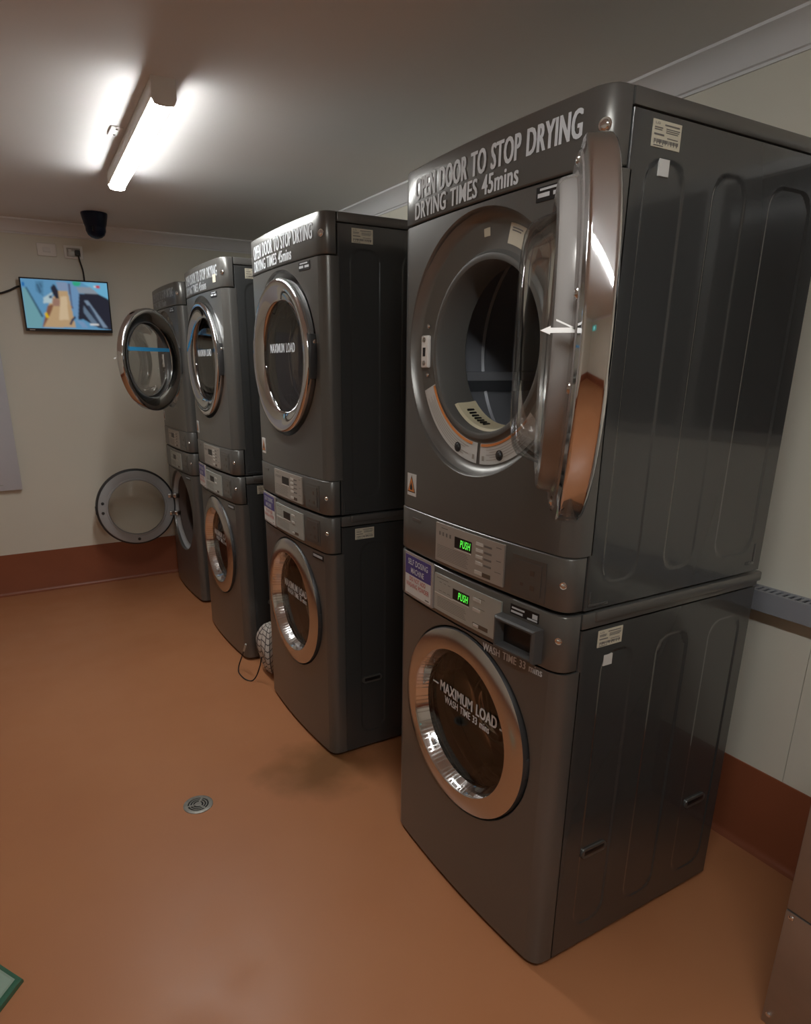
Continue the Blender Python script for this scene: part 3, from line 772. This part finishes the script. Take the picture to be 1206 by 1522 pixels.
        X = lambda y, z: -.0105 + .5 * (y * y + z * z) * .02
        if hopper:
            g = sum_text(X(0, 0), .118, .252, .038, .034, uv, fs, .0011)
            g.box((-.011, .130, .052), (-.009, .155, .056)).box((-.011, -.172, .044), (-.009, -.146, .048))
        else:
            g = sum_text(X(0, 0), .125, .235, .035, .032, uv, fs, .0011)
        obj('lettering', g, 'vinyl_white', dr, 'w_max%d' % hopper, smooth=False)
        obj('lettering', lambda: sum_text(X(0, 0), .095, .20, .010, .022, uv2, fs2, .0005), 'vinyl_white', dr, 'w_max2')
    return t

ST = [(0.0, 0.0), (-.0248, 1.132), (-.029, 2.177), (.0074, 3.182)]
WL = ['dark grey front-loading washer nearest the viewer, with a square coin hopper and glowing green display',
      'dark grey front-loading washer second from the viewer, with plaid cloth beside it on the floor',
      'dark grey front-loading washer third from the viewer, round door shut, beside the plaid cloth',
      'dark grey front-loading washer at the far wall with its round door swung wide open']
DL = ['dark grey tumble dryer nearest the viewer, big chrome door open showing the empty drum',
      'dark grey tumble dryer second from the viewer, shut chrome door with maximum load lettering',
      'dark grey tumble dryer third from the viewer, shut, small cream sticker beside its header lettering',
      'dark grey tumble dryer at the far wall, chrome door open, blue-striped glass']
for k, (x, y) in enumerate(ST):
    make_washer(k, (x, y, 0), k == 0, k == 0, k < 3, 90 if k == 3 else 0, WL[k])
    make_dryer(k, (x, y, .983), k == 0, (1, 1, 2, 2)[k], (139, 0, 0, 133.5)[k], DL[k])

# ------------------------------------------------------------------ television and fittings on the far wall
def tv():
    t = thing('television', 'small flat television on the far wall showing a security camera view', 'television', (-.553, 3.93, 1.863))
    t.rotation_euler = (radians(4), 0, 0)
    w, h = .255, .155
    obj('casing', G().box((-w, 0, -h), (w, .022, h), bev=.004).box((-w * .6, .02, -h * .8), (w * .6, .04, h * .3), bev=.006), 'dark_plastic', t)
    obj('wall_bracket', G().box((-.05, .035, -.05), (.05, .069, .05)), 'black', t)
    obj('maker_print', G().box((-w + .022, -.001, -h + .006), (-w + .052, .001, -h + .011)), 'print_light', t)
    x0, x1, z0, z1 = -w + .008, w - .008, -h + .018, h - .008
    NU, NV = 150, 90
    def uvof(x, y):
        u = v = .5
        for _ in range(12):
            u = (x - 80 - 70 * v) / (975 - 20 * v); v = (y - 100 - 60 * u) / (540 - 10 * u)
        return u, v
    P = [((105, 160, 200), None),
         ((120, 190, 225), [(760, 150), (1060, 160), (1080, 360), (950, 280), (850, 200)]),
         ((90, 140, 175), [(240, 130), (330, 130), (330, 300), (250, 240)]),
         ((70, 105, 135), [(250, 160), (272, 160), (312, 250), (290, 268)]),
         ((70, 105, 135), [(285, 150), (300, 150), (318, 200), (306, 205)]),
         ((120, 172, 182), [(100, 200), (150, 200), (320, 530), (312, 642), (150, 640)]),
         ((70, 105, 125), [(130, 195), (150, 192), (332, 518), (310, 528)]),
         ((140, 160, 190), [(470, 140), (600, 150), (610, 240), (490, 225)]),
         ((200, 168, 128), [(480, 235), (600, 240), (640, 420), (690, 650), (320, 632), (380, 400)]),
         ((222, 196, 160), [(520, 300), (590, 300), (610, 560), (500, 560)]),
         ((140, 95, 72), [(375, 400), (450, 380), (390, 520), (330, 632), (318, 632)]),
         ((190, 212, 218), [(330, 310), (430, 250), (425, 370), (330, 372)]),
         ((60, 80, 110), [(395, 290), (425, 285), (420, 320), (390, 318)]),
         ((165, 128, 112), [(435, 320), (512, 330), (512, 405), (428, 405)]),
         ((50, 50, 62), [(408, 205), (440, 165), (462, 180), (492, 235), (506, 322), (468, 322), (430, 262)]),
         ((60, 180, 140), [(650, 138), (752, 142), (740, 187), (670, 187)]),
         ((120, 160, 200), [(625, 165), (720, 200), (765, 560), (700, 560), (640, 400)]),
         ((90, 85, 110), [(606, 160), (626, 160), (660, 440), (644, 430)]),
         ((150, 160, 172), [(700, 200), (860, 200), (960, 280), (730, 268)]),
         ((48, 48, 60), [(730, 270), (960, 282), (1082, 345), (1110, 690), (960, 662), (780, 560), (718, 560)]),
         ((110, 130, 152), [(780, 400), (935, 600), (905, 650), (780, 480)]),
         ((132, 152, 175), [(785, 350), (832, 350), (1062, 662), (1010, 662)]),
         ((60, 70, 90), [(820, 400), (850, 400), (1000, 650), (960, 650)]),
         ((130, 162, 200), [(690, 560), (780, 590), (832, 655), (770, 655)]),
         ((40, 50, 82), [(615, 612), (640, 558), (682, 518), (692, 540), (655, 580), (640, 622)]),
         ((232, 192, 40), [(338, 485), (362, 468), (392, 528), (362, 538)]),
         ((30, 110, 182), [(92, 140), (120, 138), (124, 180), (100, 182)]),
         ((205, 70, 82), [(928, 184), (970, 186), (970, 216), (928, 212)]),
         ((235, 235, 235), [(898, 190), (925, 190), (925, 210), (900, 208)]),
         ((240, 240, 240), [(856, 612), (958, 616), (958, 631), (856, 627)])]
    polys = [(lin(c), None if q is None else [uvof(*p) for p in q]) for c, q in P]
    def inside(u, v, q):
        r = False; n = len(q); j = n - 1
        for i in range(n):
            if (q[i][1] > v) != (q[j][1] > v) and u < (q[j][0] - q[i][0]) * (v - q[i][1]) / (q[j][1] - q[i][1]) + q[i][0]: r = not r
            j = i
        return r
    vs = []; cols = []
    for j in range(NV + 1):
        for i in range(NU + 1):
            u, v = i / NU, j / NV; c = polys[0][0]
            for cc, q in polys[1:]:
                if inside(u, v, q): c = cc
            vs.append((x0 + (x1 - x0) * u, -.0012, z1 + (z0 - z1) * v)); cols.append((*c, 1))
    for _ in range(2):                       # soft video picture
        src = cols[:]
        for j in range(NV + 1):
            for i in range(NU + 1):
                acc = [0, 0, 0]; n = 0
                for dj in (-1, 0, 1):
                    for di in (-1, 0, 1):
                        a, b = i + di, j + dj
                        if 0 <= a <= NU and 0 <= b <= NV:
                            c = src[b * (NU + 1) + a]; n += 1
                            acc[0] += c[0]; acc[1] += c[1]; acc[2] += c[2]
                cols[j * (NU + 1) + i] = (acc[0] / n, acc[1] / n, acc[2] / n, 1)
    fs = [(j * (NU + 1) + i, j * (NU + 1) + i + 1, (j + 1) * (NU + 1) + i + 1, (j + 1) * (NU + 1) + i) for j in range(NV) for i in range(NU)]
    m = bpy.data.materials.new('screen'); m.use_nodes = True; nt = m.node_tree; nt.nodes.clear()
    o = nt.nodes.new('ShaderNodeOutputMaterial'); e = nt.nodes.new('ShaderNodeEmission'); a = nt.nodes.new('ShaderNodeAttribute'); a.attribute_name = 'picture'
    e.inputs[1].default_value = 0.72; nt.links.new(a.outputs['Color'], e.inputs[0]); nt.links.new(e.outputs[0], o.inputs[0]); MATS['screen'] = m
    s = obj('screen', G().add(vs, fs), 'screen', t, smooth=False)
    ca = s.data.color_attributes.new('picture', 'FLOAT_COLOR', 'POINT')
    ca.data.foreach_set('color', [x for c in cols for x in c])
tv()
def bez(pts, n=10):
    P = [Vector(p) for p in pts]; out = []
    for i in range(len(P) - 1):
        a, b, c, d = P[max(i - 1, 0)], P[i], P[i + 1], P[min(i + 2, len(P) - 1)]
        for k in range(n):
            t = k / n
            out.append(.5 * ((2 * b) + (c - a) * t + (2 * a - 5 * b + 4 * c - d) * t * t + (3 * b - a - 3 * c + d) * t ** 3))
    out.append(P[-1])
    return out
tag(obj('wall_cable', G().tube(bez([(-.452, 3.955, 2.182), (-.445, 3.965, 2.14), (-.432, 3.972, 2.08), (-.43, 3.975, 2.02), (-.43, 3.982, 1.93)]), .005), 'cable'), 'short black cable hanging from the wall outlet down behind the television', 'cable')
tag(obj('wall_cable', G().tube(bez([(-1.0, 3.985, 2.06), (-.97, 3.985, 1.97), (-.93, 3.98, 1.925), (-.87, 3.975, 1.94), (-.81, 3.965, 1.967), (-.74, 3.972, 1.965)]), .006), 'cable'), 'black cable looping along the wall into the left of the television', 'cable')
o1 = thing('blank_wall_plate', 'white blank wall plate above the left half of the television', 'wall plate', (-.625, 4.0, 2.19))
obj('plate', G().box((-.054, -.014, -.036), (.054, 0, .036), bev=.004), 'plate_white', o1)
obj('insert', G().box((-.022, -.017, -.014), (.022, -.008, .014), bev=.002), 'white_plastic', o1)
o2 = thing('power_outlet', 'white power outlet with a black plug above the television', 'outlet', (-.472, 4.0, 2.187))
obj('plate', G().box((-.056, -.013, -.038), (.056, 0, .038), bev=.004), 'plate_white', o2)
obj('surround', G().box((-.04, -.016, -.026), (.04, -.008, .024), bev=.003), 'plate_beige', o2)
obj('switch', G().box((-.03, -.019, .002), (-.012, -.014, .016), bev=.002), 'white_plastic', o2)
obj('plug', G().box((.005, -.048, -.022), (.035, -.014, .01), bev=.005), 'dark_plastic', o2)
# security camera under the ceiling
dc = thing('security_camera', 'dark navy dome security camera under the ceiling near the far wall', 'security camera', (-.385, 3.57, ZC))
obj('base', G().lathe([(0, 0), (.072, 0), (.073, -.006), (.070, -.022), (.062, -.058), (.056, -.075)], (0, 0, 0), 40, axis='z'), 'navy', dc)
obj('dome', G().lathe([(.056, -.072), (.055, -.095), (.046, -.115), (.030, -.128), (.012, -.134), (0, -.135)], (0, 0, 0), 40, axis='z'), 'navy', dc)
obj('lens', G().lathe([(.012, 0), (.012, .006), (.008, .007), (0, .006)], (-.02, -.048, -.09), 16), 'black', dc)
# white board on the far wall
wb = thing('notice_board', 'white notice board on the far wall, cut off by the left edge', 'notice board', (-1.42, 3.9985, .72))
obj('panel', G().box((-.45, -.035, 0), (.452, -.012, 1.05), bev=.003), 'board_white', wb)
obj('backing', G().box((-.44, -.014, .01), (.442, 0, 1.04)), 'board_edge', wb)
obj('print', G().box((-.1, -.0362, .035), (.345, -.0345, .039)), 'plate_silver', wb)

# ------------------------------------------------------------------ wall trunking on the right
tr = thing('cable_trunking', 'grey slotted trunking running along the right wall behind the machines', 'trunking', (XR, 0, .812))
obj('cover', G().box((-.062, -2.6, 0), (-.056, 3.9, .056)).box((-.06, -2.6, 0), (0, 3.9, .005)).box((-.006, -2.6, 0), (0, 3.9, .056)), 'trunk_grey', tr, smooth=False)
obj('top_rail', G().box((-.062, -2.6, .056), (-.049, 3.9, .06)), 'trunk_grey', tr, smooth=False)
obj('top_rail', G().box((-.013, -2.6, .056), (0, 3.9, .06)), 'trunk_grey', tr, smooth=False)
obj('slot_shade', G().box((-.055, -2.6, .040), (-.007, 3.9, .042)), 'black', tr, smooth=False)  # black sheet put in for the shade inside the slots
for i in range(70):
    b = obj('slat', lambda: G().box((-.050, -.0045, .056), (-.012, .0045, .06)), 'trunk_grey', tr, 'slat', smooth=False)
    b.location = (0, .30 - i * .019, 0)
tag(tr, tr['label'], 'trunking')
# stainless cabinet cut by the right edge
sb = thing('steel_cabinet', 'brushed steel cabinet low in the right corner beside the nearest washer', 'cabinet', (.34, -.368, 0))
obj('upper_panel', G().box((0, -.9, .334), (.53, 0, .70), bev=.002), 'steel', sb)
obj('lower_panel', G().box((-.001, -.9, 0), (.53, .0, .331), bev=.002), 'steel', sb)
obj('screw', dome((-.001, -.014, .318), (-1, 0, 0), .0042, .003), 'chrome', sb)
obj('screw', dome((-.001, -.014, .03), (-1, 0, 0), .0042, .003), 'chrome', sb)

# ------------------------------------------------------------------ floor drain
dn = thing('floor_drain', 'round steel floor drain grate in the red floor', 'drain', (-.622, 1.112, 0))
obj('flange', G().lathe([(.052, 0), (.0515, .002), (.049, .003), (.037, .003), (.036, .001)], (0, 0, 0), 48, axis='z'), 'drain_steel', dn)
obj('sump', G().lathe([(.0365, .0006), (0, .0006)], (0, 0, 0), 32, axis='z'), 'black', dn)
for a, b in ((.0275, .0312), (.0185, .022)):
    obj('grate_ring', G().lathe([(a, .0007), (a, .0028), (b, .0028), (b, .0007)], (0, 0, 0), 40, axis='z'), 'drain_steel', dn)
obj('hub', G().lathe([(.0125, .0007), (.0123, .003), (0, .003)], (0, 0, 0), 24, axis='z'), 'drain_steel', dn)
for i in range(3):
    s = obj('spoke', lambda: G().box((.010, -.003, .0007), (.037, .003, .0029)), 'drain_steel', dn, 'spoke')
    s.rotation_euler = (0, 0, radians(55 + 120 * i))

# ------------------------------------------------------------------ plaid cloth and cord between the second and third stack
def cloth():
    g = G(); NU, NV = 40, 30; vs = []; uvs = []
    for j in range(NV + 1):
        v = j / NV; th = -pi / 2 + pi * v
        for i in range(NU):
            u = i / NU; ph = 2 * pi * u
            r = (1 + .10 * sin(5 * ph + 3 * v) + .06 * sin(9 * ph - 5 * v) + .05 * sin(14 * v + 2 * ph))
            cz = sin(th)
            wid = .75 + .25 * v
            vs.append((.075 * r * wid * cos(th) * cos(ph), .105 * r * wid * cos(th) * sin(ph), .135 * (1 + cz) + .012 * sin(6 * ph) * cos(th)))
            uvs.append((u * 1.7, v * 1.15))
    fs = [(j * NU + i, j * NU + (i + 1) % NU, (j + 1) * NU + (i + 1) % NU, (j + 1) * NU + i) for j in range(NV) for i in range(NU)]
    g.add(vs, fs)
    return g, uvs
cg, cuv = cloth()
cl = obj('plaid_cloth', cg, 'plaid', angle=180)
ul = cl.data.uv_layers.new(name='UVMap')
for lp in cl.data.loops: ul.data[lp.index].uv = cuv[lp.vertex_index]
cl.location = (-.005, 1.985, .002)
tag(cl, 'bundled plaid cloth on the floor wedged between the second and third washers', 'cloth')
pts = [(-.128, 2.035, .155), (-.137, 2.075, .085), (-.150, 2.10, .02), (-.162, 2.06, .0035), (-.158, 1.98, .0035), (-.135, 1.945, .0035), (-.115, 1.93, .03), (-.100, 1.91, .09), (-.092, 1.90, .14)]
wl = thing('loose_wire', 'thin dark wire looping over the floor from under the plaid cloth', 'wire', (0, 0, 0))
obj('wire', G().tube(bez(pts), .0032), 'cable', wl)
obj('tip', G().tube([(-.1275, 2.028, .168), (-.1295, 2.042, .143), (-.132, 2.053, .122)], .0048), 'plate_silver', wl)
# green pack at the left edge
gp = thing('green_pack', 'green plastic-wrapped pack on the floor at the bottom left corner', 'pack', (-1.0, .0, 0))
poly = [(-.195, .625), (-.255, .72), (-.50, .72), (-.50, .42), (-.36, .42)]
def shr(k): 
    cx = sum(p[0] for p in poly) / 5; cyy = sum(p[1] for p in poly) / 5
    return [(cx + (p[0] - cx) * k, cyy + (p[1] - cyy) * k) for p in poly]
gp_g = G(); rows = [(1.0, 0), (1.0, .006), (.985, .012), (.93, .016), (.86, .024), (.6, .028)]
vs = [(x, y, z) for k, z in rows for x, y in shr(k)]
gp_g.add(vs, [(j * 5 + i, j * 5 + (i + 1) % 5, j * 5 + 5 + (i + 1) % 5, j * 5 + 5 + i) for j in range(5) for i in range(5)] + [(25, 26, 27, 28, 29)])
obj('wrapper', gp_g, 'green_plastic', gp, angle=20)
obj('label_panel', G().add([(x, y, z) for k, z in ((.90, .0215), (.86, .0248), (.6, .0288)) for x, y in shr(k)], [(j * 5 + i, j * 5 + (i + 1) % 5, j * 5 + 5 + (i + 1) % 5, j * 5 + 5 + i) for j in range(2) for i in range(5)] + [(10, 11, 12, 13, 14)]), 'green_pale', gp, angle=20)
# exit sign behind the viewer, mirrored in the chrome
ex = thing('exit_sign', 'lit green exit sign on the wall behind the viewer', 'exit sign', (-2.85, YB, 2.0))
obj('casing', G().box((-.19, 0, -.1), (.19, .04, .1), bev=.004), 'white_plastic', ex)
obj('face', G().box((-.18, .038, -.09), (.18, .043, .09)), 'exit_green', ex)
obj('pictogram', G().box((-.03, .042, -.06), (.03, .045, .06)), 'exit_white', ex)
